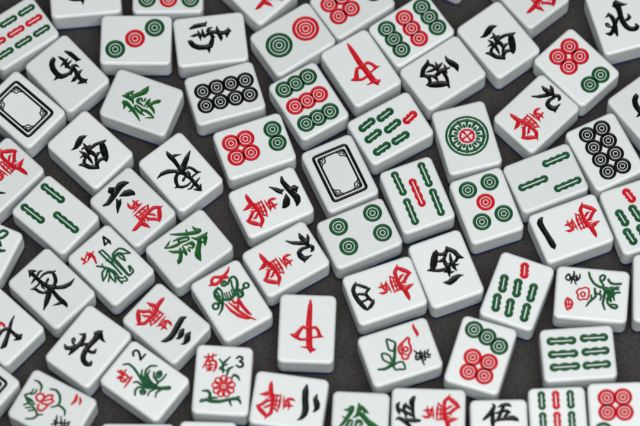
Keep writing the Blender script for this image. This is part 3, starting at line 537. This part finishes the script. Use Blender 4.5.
"foliage|green":[[0.014,0.324,0.038,0.015,0.134,0.042,0.027,-0.062,0.042,0.014,-0.273,0.038],[0.077,0.309,0.038,0.083,0.173,0.038,0.079,0.013,0.038],[0.014,0.324,0.035,0.077,0.309,0.035],[0.042,0.104,0.031,-0.009,0.104,0.031],[0.127,-0.005,0.042,0.113,-0.159,0.042,0.092,-0.382,0.042],[0.086,-0.014,0.038,0.091,-0.183,0.042,0.083,-0.35,0.038],[0.092,-0.382,0.042,0.203,-0.375,0.038,0.229,-0.246,0.035],[0.206,-0.248,0.038,0.166,-0.336,0.038],[0.098,0.016,0.042,0.162,0.122,0.042,0.31,0.127,0.042,0.362,0.062,0.042,0.397,-0.076,0.035],[0.397,-0.076,0.035,0.304,-0.001,0.038,0.235,0.08,0.038,0.101,0.016,0.038],[0.255,0.039,0.038,0.269,-0.04,0.042,0.235,-0.126,0.031],[0.235,-0.126,0.031,0.208,-0.02,0.038,0.225,0.075,0.035],[-0.198,0.147,0.038,-0.137,0.071,0.046,-0.087,-0.013,0.046,-0.044,-0.14,0.046,-0.057,-0.275,0.038],[-0.102,0.113,0.031,-0.14,0.064,0.038],[-0.129,0.01,0.038,-0.215,-0.011,0.042,-0.309,-0.136,0.035],[-0.309,-0.136,0.035,-0.196,-0.099,0.038,-0.105,-0.03,0.035],[-0.083,-0.04,0.035,-0.154,-0.139,0.038,-0.247,-0.213,0.031],[-0.078,-0.073,0.042,-0.078,-0.184,0.042,-0.165,-0.31,0.031],[-0.165,-0.31,0.031,-0.166,-0.204,0.038,-0.141,-0.117,0.035],[-0.082,-0.261,0.042,-0.018,-0.343,0.038],[-0.094,-0.274,0.042,-0.096,-0.411,0.034],[0.026,-0.34,0.042,0.014,-0.426,0.035,-0.08,-0.37,0.035],[0.04,0.04,0.046,0.032,-0.039,0.046],[0.147,0.087,0.035,0.205,0.081,0.035]]},"fl6":{"numeral|red":[[-0.413,0.258,0.029,-0.378,0.276,0.059,-0.292,0.292,0.065,-0.195,0.263,0.023],[-0.39,0.337,0.029,-0.338,0.379,0.054,-0.267,0.395,0.026]],
"flower|red":[[-0.123,-0.318,0.043,-0.135,-0.264,0.043,-0.103,-0.222,0.043,-0.054,-0.216,0.043,0.001,-0.23,0.043,0.008,-0.288,0.043,-0.017,-0.337,0.043,-0.077,-0.349,0.043,-0.123,-0.318,0.043],[0.009,-0.223,0.04,-0.066,-0.216,0.04,-0.156,-0.177,0.043,-0.199,-0.102,0.04,-0.132,-0.093,0.04,-0.115,-0.037,0.04,-0.017,-0.086,0.04,0.016,-0.169,0.04,0.009,-0.223,0.04],[0.062,-0.233,0.04,0.129,-0.224,0.04,0.153,-0.169,0.043,0.133,-0.124,0.043,0.06,-0.098,0.04,-0.005,-0.087,0.04],[-0.025,-0.204,0.037,-0.117,-0.098,0.037]],
"foliage|green":[[-0.292,-0.522,0.031,-0.3,-0.444,0.044,-0.251,-0.358,0.047,-0.16,-0.333,0.031],[-0.282,-0.198,0.031,-0.309,-0.095,0.047,-0.256,0.004,0.047,-0.158,0.066,0.047,-0.074,0.064,0.043,0.005,-0.018,0.031],[-0.088,0.09,0.043,-0.076,0.177,0.047,-0.038,0.24,0.043,0.03,0.263,0.028],[0.026,-0.54,0.04,-0.025,-0.49,0.04,-0.072,-0.456,0.034,-0.138,-0.462,0.028],[-0.157,-0.404,0.034,-0.086,-0.4,0.037,-0.036,-0.444,0.034],[0.033,-0.532,0.04,0.088,-0.458,0.043,0.133,-0.364,0.043,0.084,-0.296,0.031],[0.051,-0.491,0.034,0.049,-0.408,0.037,0.074,-0.339,0.031],[0.198,-0.463,0.034,0.133,-0.409,0.04,0.13,-0.338,0.037],[0.226,-0.405,0.034,0.176,-0.334,0.037],[0.247,-0.334,0.034,0.204,-0.272,0.04],[0.15,-0.308,0.043,0.194,-0.214,0.043,0.259,-0.158,0.043,0.339,-0.198,0.043,0.401,-0.303,0.034],[0.244,-0.162,0.04,0.195,-0.083,0.031],[0.061,-0.429,0.04,0.08,-0.367,0.04]],
"character|black":[[0.089,0.149,0.026,0.179,0.188,0.045,0.296,0.233,0.037],[0.077,0.22,0.026,0.173,0.287,0.04,0.266,0.334,0.029],[0.276,0.148,0.034,0.206,0.226,0.042,0.134,0.367,0.037,0.071,0.405,0.023],[0.086,0.307,0.026,0.185,0.351,0.04],[0.085,0.397,0.029,0.193,0.424,0.037],[0.187,0.147,0.029,0.258,0.216,0.034],[0.32,0.19,0.034,0.166,0.408,0.034],[0.341,0.282,0.037,0.23,0.422,0.034]]},"fl7":{"foliage|green":[[0.404,-0.363,0.048,0.398,-0.273,0.06,0.315,-0.223,0.06,0.229,-0.249,0.06,0.273,-0.328,0.06,0.362,-0.368,0.06,0.404,-0.363,0.048],[0.229,-0.249,0.066,0.168,-0.312,0.066,0.119,-0.362,0.06],[0.168,-0.312,0.066,0.058,-0.216,0.072,-0.008,-0.038,0.066],[0.063,-0.473,0.048,0.033,-0.417,0.066,0.042,-0.308,0.066,0.058,-0.216,0.066]],
"flower|red":[[0.137,0.055,0.072,0.158,-0.04,0.072,0.1,-0.111,0.072,-0.014,-0.104,0.072,-0.067,-0.005,0.072,-0.013,0.093,0.072,0.078,0.109,0.072,0.137,0.055,0.072],[0.084,0.015,0.066,0.066,-0.044,0.066,0.007,-0.031,0.066,0.025,0.028,0.066,0.084,0.015,0.066]]},"qi":{"numeral|black":[[-0.301,0.062,0.019,-0.168,0.111,0.059,-0.031,0.198,0.071,0.103,0.27,0.082,0.227,0.328,0.105,0.292,0.326,0.047],[-0.059,0.42,0.105,-0.048,0.297,0.065,-0.044,0.157,0.065,0.052,0.109,0.065,0.18,0.125,0.076,0.287,0.165,0.082,0.362,0.219,0.019],[-0.147,0.41,0.019,-0.079,0.411,0.088,-0.02,0.415,0.065,0.046,0.381,0.019]]},"fa_small":{"character|green":[[-0.367,-0.122,0.016,-0.286,-0.033,0.052,-0.208,0.079,0.065,-0.142,0.19,0.077,-0.111,0.264,0.08,-0.134,0.327,0.019],[-0.269,0.139,0.016,-0.204,0.104,0.052],[-0.25,0.245,0.016,-0.175,0.251,0.062,-0.112,0.29,0.08],[-0.098,0.116,0.016,-0.028,0.164,0.062,-0.006,0.226,0.074,0.009,0.303,0.08,-0.011,0.377,0.016],[0.045,0.298,0.074,0.111,0.238,0.067,0.17,0.197,0.005],[-0.006,0.209,0.074,0.072,0.155,0.085,0.152,0.068,0.098,0.21,0.022,0.116,0.262,0.005,0.098,0.345,-0.006,0.005],[0.053,0.181,0.037,0.107,0.233,0.037],[-0.232,-0.163,0.019,-0.21,-0.067,0.052,-0.173,0.015,0.055,-0.136,0.078,0.049,-0.095,0.072,0.034,-0.11,-0.001,0.043,-0.139,-0.072,0.055,-0.136,-0.136,0.062,-0.16,-0.228,0.055,-0.214,-0.334,0.022],[-0.217,-0.337,0.019,-0.239,-0.247,0.043,-0.279,-0.172,0.005],[-0.216,-0.075,0.037,-0.145,-0.086,0.043],[-0.142,-0.314,0.016,-0.077,-0.266,0.055,-0.022,-0.185,0.067,0.016,-0.128,0.062,0.077,-0.118,0.055,0.127,-0.136,0.005],[-0.065,-0.138,0.028,0.005,-0.168,0.067,0.086,-0.237,0.073,0.12,-0.288,0.088,0.139,-0.311,0.043],[-0.058,-0.093,0.031,0.039,-0.098,0.043,0.093,-0.125,0.031],[-0.07,-0.077,0.019,-0.043,-0.009,0.043,-0.025,0.076,0.049,0.036,0.076,0.043,0.063,0.021,0.043,0.015,-0.012,0.031],[0.014,-0.042,0.022,0.067,-0.043,0.049,0.102,-0.053,0.016],[-0.03,0.042,0.031,0.057,0.05,0.037]]}}''')
DOTS = json.loads(r'''{"dot2":[0.242,["green",-0.028,-0.278],["red",-0.04,0.307]],
"dot3":[0.178,["green",0.198,-0.368],["red",-0.019,-0.015],["green",-0.238,0.338]],
"dot4":[0.167,["green",-0.262,-0.292],["green",-0.279,0.37],["green",0.159,0.379],["green",0.158,-0.279]],
"dot5":[0.162,["green",-0.216,0.387],["green",0.204,0.406],["red",0.004,0.064],["green",-0.185,-0.273],["green",0.234,-0.25]],
"dot6":[0.156,["red",-0.193,-0.378],["red",-0.189,-0.106],["red",0.103,-0.373],["red",0.101,-0.099],["green",-0.199,0.425],["green",0.079,0.43]],
"dot7":[0.154,["green",-0.242,0.468],["green",0.019,0.354],["green",0.267,0.248],["red",-0.119,-0.086],["red",0.177,-0.094],["red",-0.11,-0.364],["red",0.172,-0.359]],
"dot8":[0.147,["black",-0.143,-0.376],["black",-0.152,-0.109],["black",-0.15,0.156],["black",-0.139,0.429],["black",0.144,-0.392],["black",0.142,-0.122],["black",0.15,0.162],["black",0.155,0.436]],
"dot9":[0.162,["green",-0.284,-0.365],["green",-0.028,-0.374],["green",0.222,-0.379],["red",-0.274,0.029],["red",-0.021,0.016],["red",0.225,0.013],["green",-0.286,0.433],["green",-0.026,0.427],["green",0.229,0.418]],
"dot1":[0.409,["green",0.036,0.056]]}''')
STICKS = json.loads(r'''{"bam3":[4,["green",-0.261,-0.56,-0.274,-0.115],["green",0.265,-0.557,0.251,-0.114],["green",-0.009,0.035,-0.016,0.469]],
"bam5":[4,["green",-0.237,0.55,-0.22,0.133],["green",0.274,0.567,0.275,0.126],["red",0.011,0.268,0.019,-0.186],["green",0.281,-0.04,0.273,-0.475],["green",-0.221,-0.053,-0.222,-0.472]],
"bam6":[3,["green",-0.259,-0.489,-0.249,-0.062],["green",-0.01,-0.488,-0.005,-0.051],["green",0.233,-0.481,0.234,-0.039],["green",-0.274,0.099,-0.268,0.547],["green",-0.014,0.104,-0.019,0.547],["green",0.239,0.099,0.234,0.546]],
"bam7":[3,["red",-0.027,0.562,0.026,0.318],["green",-0.29,0.163,-0.251,-0.069],["green",-0.034,0.171,0.013,-0.068],["green",0.254,0.18,0.276,-0.068],["green",-0.288,-0.219,-0.243,-0.452],["green",-0.037,-0.229,0.005,-0.469],["green",0.264,-0.215,0.291,-0.46]]}''')
STICK_FORM = {'bam3': (0.076, 0.0, 0.68), 'bam5': (0.073, 0.005, 0.68), 'bam6': (0.080, 0.026, 0.64), 'bam7': (0.082, 0.016, 0.74), 'bam9': (0.070, 0.0, 0.76)}
STICKS['bam9'] = [3] + [[c, x, y - 0.115, x, y + 0.115] for c, x in (('green', -0.27), ('red', -0.02), ('green', 0.235)) for y in (-0.395, 0.01, 0.41)]

def chrysanthemum(cx, cy, R):
    sts = []
    n = 9
    for k in range(n):
        a = 2 * math.pi * k / n + 0.25
        def pt(r, da):
            return (cx + R * r * math.cos(a + da), cy + R * r * math.sin(a + da))
        w = 0.034
        loop = [pt(.36, 0), pt(.62, .24), pt(.86, .27), pt(.98, 0), pt(.86, -.27), pt(.62, -.24), pt(.36, 0)]
        sts.append([c for p in loop for c in (*p, w)])
    ring = [(cx + R * .30 * math.cos(t), cy + R * .30 * math.sin(t)) for t in [math.pi / 4 * i for i in range(8)] + [0]]
    sts.append([c for p in ring for c in (*p, 0.040)])
    sts.append([cx - R * .2, cy, .016, cx + R * .2, cy, .016])
    sts.append([cx, cy - R * .2, .016, cx, cy + R * .2, .016])
    return sts

def frame_strokes():
    hx, hy = 0.325, 0.47
    def rect(x, y, w, rr):
        pts = []
        for sx, sy, a0 in ((1, 1, 0), (-1, 1, 90), (-1, -1, 180), (1, -1, 270)):
            for d in (0, 45, 90):
                A = math.radians(a0 + d)
                pts.append((sx * (x - rr) + rr * math.cos(A), sy * (y - rr) + rr * math.sin(A)))
        pts.append(pts[0])
        return [c for p in pts for c in (*p, w)]
    s = [rect(hx, hy, 0.056, 0.050), rect(hx - 0.070, hy - 0.070, 0.038, 0.030)]
    for sx in (1, -1):
        for sy in (1, -1):
            x, y = sx * (hx - 0.070), sy * (hy - 0.070)
            s.append([x - sx * 0.165, y - sy * 0.004, .026, x - sx * 0.115, y - sy * 0.035, .026, x - sx * 0.105, y - sy * 0.10, .026,
                      x - sx * 0.04, y - sy * 0.125, .026, x - sx * 0.004, y - sy * 0.17, .026])
            s.append([x - sx * 0.075, y - sy * 0.028, .022, x - sx * 0.03, y - sy * 0.03, .022, x - sx * 0.028, y - sy * 0.085, .022])
            s.append([x - sx * 0.095, y - sy * 0.022, .020, x - sx * 0.024, y - sy * 0.11, .020])
    return s

def great_dot_parts():
    """the single large circle: ring, scalloped disc and red heart with four petals"""
    cx, cy, R = 0.01, 0.025, 0.395
    def ring(r, w, n=28):
        return [c for k in list(range(n)) + [0] for c in (cx + r * math.cos(2 * math.pi * k / n), cy + r * math.sin(2 * math.pi * k / n), w)]
    green = [ring(R * .945, R * .11), ring(R * .775, R * .13)]
    n = 12
    for k in range(n):
        a = 2 * math.pi * (k + .5) / n
        green.append([c for r in (.46, .55, .66, .77) for c in (cx + R * r * math.cos(a), cy + R * r * math.sin(a), R * (.075 if r < .5 else .10 if r < .6 else .13 if r < .7 else .19))])
        a = 2 * math.pi * k / n
        green.append([c for r in (.47, .53, .585) for c in (cx + R * r * math.cos(a), cy + R * r * math.sin(a), R * (.13 if r < .5 else .15 if r < .55 else .10))])
    red = [ring(R * .315, R * .10, 20)]
    for k in range(4):
        a = math.pi / 2 * k + 0.42
        red.append([c for r, w in ((0, .08), (.16, .09), (.30, .16)) for c in (cx + R * r * math.cos(a), cy + R * r * math.sin(a), R * w)])
        a += math.pi / 4
        red.append([c for r, w in ((.20, .015), (.30, .05)) for c in (cx + R * r * math.cos(a), cy + R * r * math.sin(a), R * w)])
    return [('ring', 'green', green), ('flower', 'red', red)]

def glyph_parts(*names):
    out = []
    for nm in names:
        for key, sts in GLYPH[nm].items():
            pn, col = key.split('|')
            if sts[0] == 'CHRYS':
                sts = chrysanthemum(*sts[1:])
            if nm.startswith('fa'):
                col = 'bright_green'
            out.append((pn, col, sts))
    return out

def build_design(design):
    """-> (block mesh, [(part name, mesh)])"""
    if design.startswith('wan'):
        num = {'wan1': 'yi', 'wan2': 'er', 'wan3': 'san', 'wan4': 'si', 'wan5': 'wu', 'wan6': 'liu', 'wan7': 'qi', 'wan9': 'jiu'}[design]
        parts = glyph_parts(num)
        parts += [('character', c, s) for _, c, s in glyph_parts('wan')]
        return carve(design, parts, [])
    if design == 'bai':
        return carve(design, [('frame', 'black', frame_strokes())], [])
    if design == 'dot1':
        return carve(design, great_dot_parts(), [])
    if design in DOTS:
        R = DOTS[design][0] * (1.07 if design in ('dot6', 'dot7', 'dot8') else 1.03)
        holes, marks = [], []
        lx, ly = 0.5 - RB - 0.008 - R, LEN * 0.5 - RB - 0.008 - R
        for c, x, y in DOTS[design][1:]:
            x, y = max(-lx, min(lx, x)), max(-ly, min(ly, y))
            holes.append(circle(x, y, R, 36))
            marks.append(('dot', lathe_mark('dot', x, y, dot_loops(R, design == 'dot2'), c)))
        block, _ = carve(design, [], holes)
        return block, marks
    if design in STICKS:
        lobes = STICKS[design][0]
        holes, marks = [], []
        for c, x0, y0, x1, y1 in STICKS[design][1:]:
            sh = stick_shapes(x0, y0, x1, y1, lobes, *STICK_FORM[design])
            holes.append(sh[0])
            marks.append(('bamboo_stick', stick_mark('bamboo_stick', sh, c)))
        block, _ = carve(design, [], holes)
        return block, marks
    return carve(design, glyph_parts(design), [])

# ---------------------------------------------------------------- the tiles: (design, x, y, turn, label)
TILES = [
    ('bam9', -5.4605, 3.7214, -0.9860, 'tile of nine green and red bamboo sticks cut off by the upper left corner'),
    ('nan', -4.2056, 4.5336, -1.5002, 'tile at top edge showing only black tips of a character, above the three circles'),
    ('dot9', -2.6798, 4.5415, -1.5911, 'nine circles tile at the top edge showing only its lowest green, red and green circles'),
    ('dot3', -3.2734, 3.5218, -1.6075, 'tile with three circles in a diagonal, green, red and green'),
    ('nan', -4.5255, 2.8879, -2.4308, 'tile with a black south character between the nine bamboo and the empty frame tiles'),
    ('nan', -1.9090, 3.4861, -1.4781, 'tile with a black sideways south character directly above the eight black circles tile'),
    ('wan4', -1.0679, 4.5395, 0.7261, 'tile at top edge showing only two red feet, above the two circles tile'),
    ('dot2', -0.4114, 3.4533, -1.0123, 'tile with two large circles only, one green and one red'),
    ('dot6', 0.6943, 4.1688, -0.9980, 'tile at top edge with four red circles, right of the two circles tile'),
    ('zhong', 0.8142, 2.8356, 0.5247, 'tile with a red dagger-like dragon character pointing up left, near the top of the photo'),
    ('dot9', 1.7581, 3.5711, -0.9955, 'nine circles tile near the top edge whose chains of circles slope down to the right'),
    ('xi', 2.2978, 2.6989, -0.9958, 'black west character tile, comma stroke at its upper right, just below nine circles'),
    ('xi', 3.3353, 3.3305, 0.6175, 'black west character tile at the top, touching a red character cut by the edge'),
    ('wan2', 3.9136, 4.3157, 0.6595, 'tile at top edge with a cut off red character, right of black west tile'),
    ('dot6', 4.7290, 2.7396, -2.4080, 'six circles tile at right whose red foursome is above its two green circles'),
    ('bei', 5.5827, 3.6935, 0.2511, 'tile with an upright black north character in the upper right corner of the photo'),
    ('nan', 6.0053, 1.8312, 3.7758, 'white tile cut by the right edge with a sliver of black, above eight black circles'),
    ('wan9', 3.9593, 1.8446, -0.8147, 'tile with black nine above a red character, left of the eight black circles at right'),
    ('bam3', 4.0645, 0.5674, 1.9333, 'three bamboo tile at right with sticks almost level, under the black and red nine tile'),
    ('dot8', 5.1553, 1.0543, 0.4303, 'eight black circles tile at the right, standing in two steep rows'),
    ('dot1', 2.6810, 1.3988, 0.2341, 'tile with one big green wheel around a red flower'),
    ('bam7', 1.3105, 1.6244, -1.0744, 'seven bamboo tile with its single red stick at upper right, beside empty black frame'),
    ('dot9', -0.1507, 2.2054, 0.5091, 'nine circles tile in the middle top, rows green, red, green, above the empty black frame'),
    ('dot8', -1.6671, 2.4036, -1.3131, 'eight black circles tile at upper left of centre, in two almost level rows'),
    ('dot6', -1.1497, 1.3420, -1.2558, 'six circles tile, four red left and two green right, above the black six'),
    ('bai', 0.3750, 0.7682, 0.3989, 'tile with only an empty black frame, mid photo, beside the four circles tile'),
    ('bam5', 1.7484, 0.3022, 0.3355, 'five bamboo tile with four green sticks around one red stick'),
    ('dot4', 0.6942, -0.4074, -1.1836, 'tile with four green circles'),
    ('dot5', 2.9803, 0.0640, 0.3044, 'five circles tile with one red circle amid four green'),
    ('wan1', 4.4683, -0.4173, 1.9082, 'tile with a single black bar, the number one, left of a red character'),
    ('bam7', 5.6588, -0.2129, 0.3080, 'seven bamboo tile cut off by the right edge, right of the single black bar tile'),
    ('bai', 6.0051, -1.6167, 3.0827, 'white tile at right edge showing only a strip, beside the round bloom tile'),
    ('bam7', 3.4477, -1.5890, -0.3807, 'upright seven bamboo tile, one red stick on top, left of the round bloom tile'),
    ('fl4', 4.7687, -1.6920, 1.4503, 'flower tile with a spreading green plant and a round red bloom'),
    ('bam6', 4.4738, -2.7989, -1.5262, 'six bamboo tile, all its sticks green and level, lower right'),
    ('bam9', 4.0624, -4.0598, 0.0159, 'nine bamboo tile at the bottom edge, green, red and green columns'),
    ('dot7', 5.1030, -3.9993, -3.1311, 'circles tile in the lower right corner with four red circles at its top'),
    ('dot7', 2.7548, -2.7756, -0.3276, 'seven circles tile with three green in a diagonal over four red, lower right of centre'),
    ('wan5', 3.0233, -4.2566, -0.0090, 'upright tile at the bottom edge showing only a black formal five'),
    ('wan5', 1.7958, -3.8683, 1.5118, 'sideways tile at the bottom edge with a black formal five and a red character'),
    ('fa', 0.5930, -4.0471, -0.0784, 'tile at the bottom edge with the top of an upright green character'),
    ('wan2', -0.6338, -3.5438, -1.7428, 'tile at the bottom with two black strokes right of a red character'),
    ('fl3', -1.7917, -3.1163, -0.0928, 'upright flower tile with black 3, red character and a red chrysanthemum'),
    ('zhong', -0.2868, -2.1933, -0.0666, 'upright tile with a red dagger-like dragon character pointing straight up, lower middle'),
    ('fl1', 1.3425, -2.6822, -1.2741, 'flower tile with outlined green leaves, a red plum bloom and one red dash'),
    ('wan4', 1.1100, -1.5138, 1.8849, 'tile with a black four left of a red character, right of the upright red dragon'),
    ('xi', 2.2102, -1.1313, -2.8111, 'upside down black west character tile, its comma stroke below, right of the black four'),
    ('wan9', -0.6291, -0.8585, -1.0589, 'tile with a black nine right of a red character, left of the four green circles'),
    ('wan6', -0.8708, 0.2403, -1.1662, 'tile with a black six right of a red character, left of the empty frame'),
    ('bird', -1.6061, -1.6201, 0.5153, 'tile with a green and red bird'),
    ('fa', -2.3459, -0.6020, -0.9317, 'green dragon character tile left of the black and red nine, above the bird'),
    ('wan3', -2.7631, -2.0192, -2.3255, 'tile with three black strokes below a red character, left of the bird tile'),
    ('fl2', -3.1557, -3.0864, 0.9012, 'flower tile with black 2, red character and a green orchid'),
    ('fl5', -3.7431, -0.8831, 0.7363, 'flower tile with black 4, red character and green bamboo stalks'),
    ('dong', -4.7954, -1.3000, 0.7624, 'tile with a black east character near the left edge, left of the bamboo plant tile'),
    ('bei', -4.1457, -2.4150, -0.6725, 'tile with a black north character at lower left, above the red three-lobed bloom'),
    ('fl6', -4.7758, -3.5435, -2.0932, 'flower tile at lower left with a red three-lobed bloom and thin curled green stems'),
    ('bai', -6.1332, -3.0140, 0.8649, 'tile cut by the left edge showing only one black frame corner, lower left'),
    ('wan7', -5.7028, -1.9710, -2.3479, 'tile cut by the left edge with a black seven, below the east character'),
    ('fl7', -6.0856, -0.4125, 1.1211, 'tile cut by the left edge with outlined green leaves, below the three bamboo tile'),
    ('bam3', -4.7329, 0.1151, -2.3211, 'three bamboo tile near the left edge with sticks sloping down to the right'),
    ('xi', -4.1095, 1.3662, 0.7723, 'black west character tile at left, between the empty frame and the black six'),
    ('bai', -5.3377, 2.1938, 0.8070, 'tile with an empty black frame at the upper left edge of the photo'),
    ('wan9', -5.7146, 0.8789, 2.3491, 'tile at the left edge with a red character uppermost and its black numeral cut off'),
    ('wan6', -3.3506, 0.2236, 0.7378, 'tile with a black six above left of a red character, right of three bamboo'),
    ('dong', -2.4835, 0.8801, -2.4789, 'tile with a black east character upside down, left of the six circles tile'),
    ('fa_small', -3.1796, 2.2705, 1.1794, 'tile with a green dragon character turned left, below the three circles tile'),
    ('fa', -2.0813, -4.5204, -0.0535, 'tile at the bottom edge of which only a white sliver shows, under the chrysanthemum tile'),
    ('xi', -3.2964, -4.3781, -1.6089, 'tile at the bottom edge of which only a white sliver shows, under the orchid tile'),
    ('nan', 2.5312, 5.0683, -0.4995, 'tile at top edge showing only its lower side, in the gap beside nine circles'),
]

GROUP = 'mahjong tiles scattered on the dark cloth'
first = {}                       # design -> the first tile built with it
def tag(o, label):
    o['label'] = label
    o['category'] = 'mahjong tile'
    o['group'] = GROUP

def make_tile(design):
    root = bpy.data.objects.new('mahjong_tile', None)
    root.empty_display_size = 0.01
    C.objects.link(root)
    block, marks = build_design(design)
    for nm, me in [('face_block', block), ('blue_back', BACK)] + marks:
        o = bpy.data.objects.new(nm, me)
        o.parent = root
        C.objects.link(o)
    return root

def copy_tile(src):
    root = src.copy()
    C.objects.link(root)
    for ch in src.children:
        c = ch.copy()
        C.objects.link(c)
        c.parent = root
    return root

for design, x, y, turn, label in TILES:
    if design in first:
        t = copy_tile(first[design])
    else:
        t = first[design] = make_tile(design)
    t.location = (x * S, y * S, 0)
    t.rotation_euler = (0, 0, turn)
    tag(t, label)
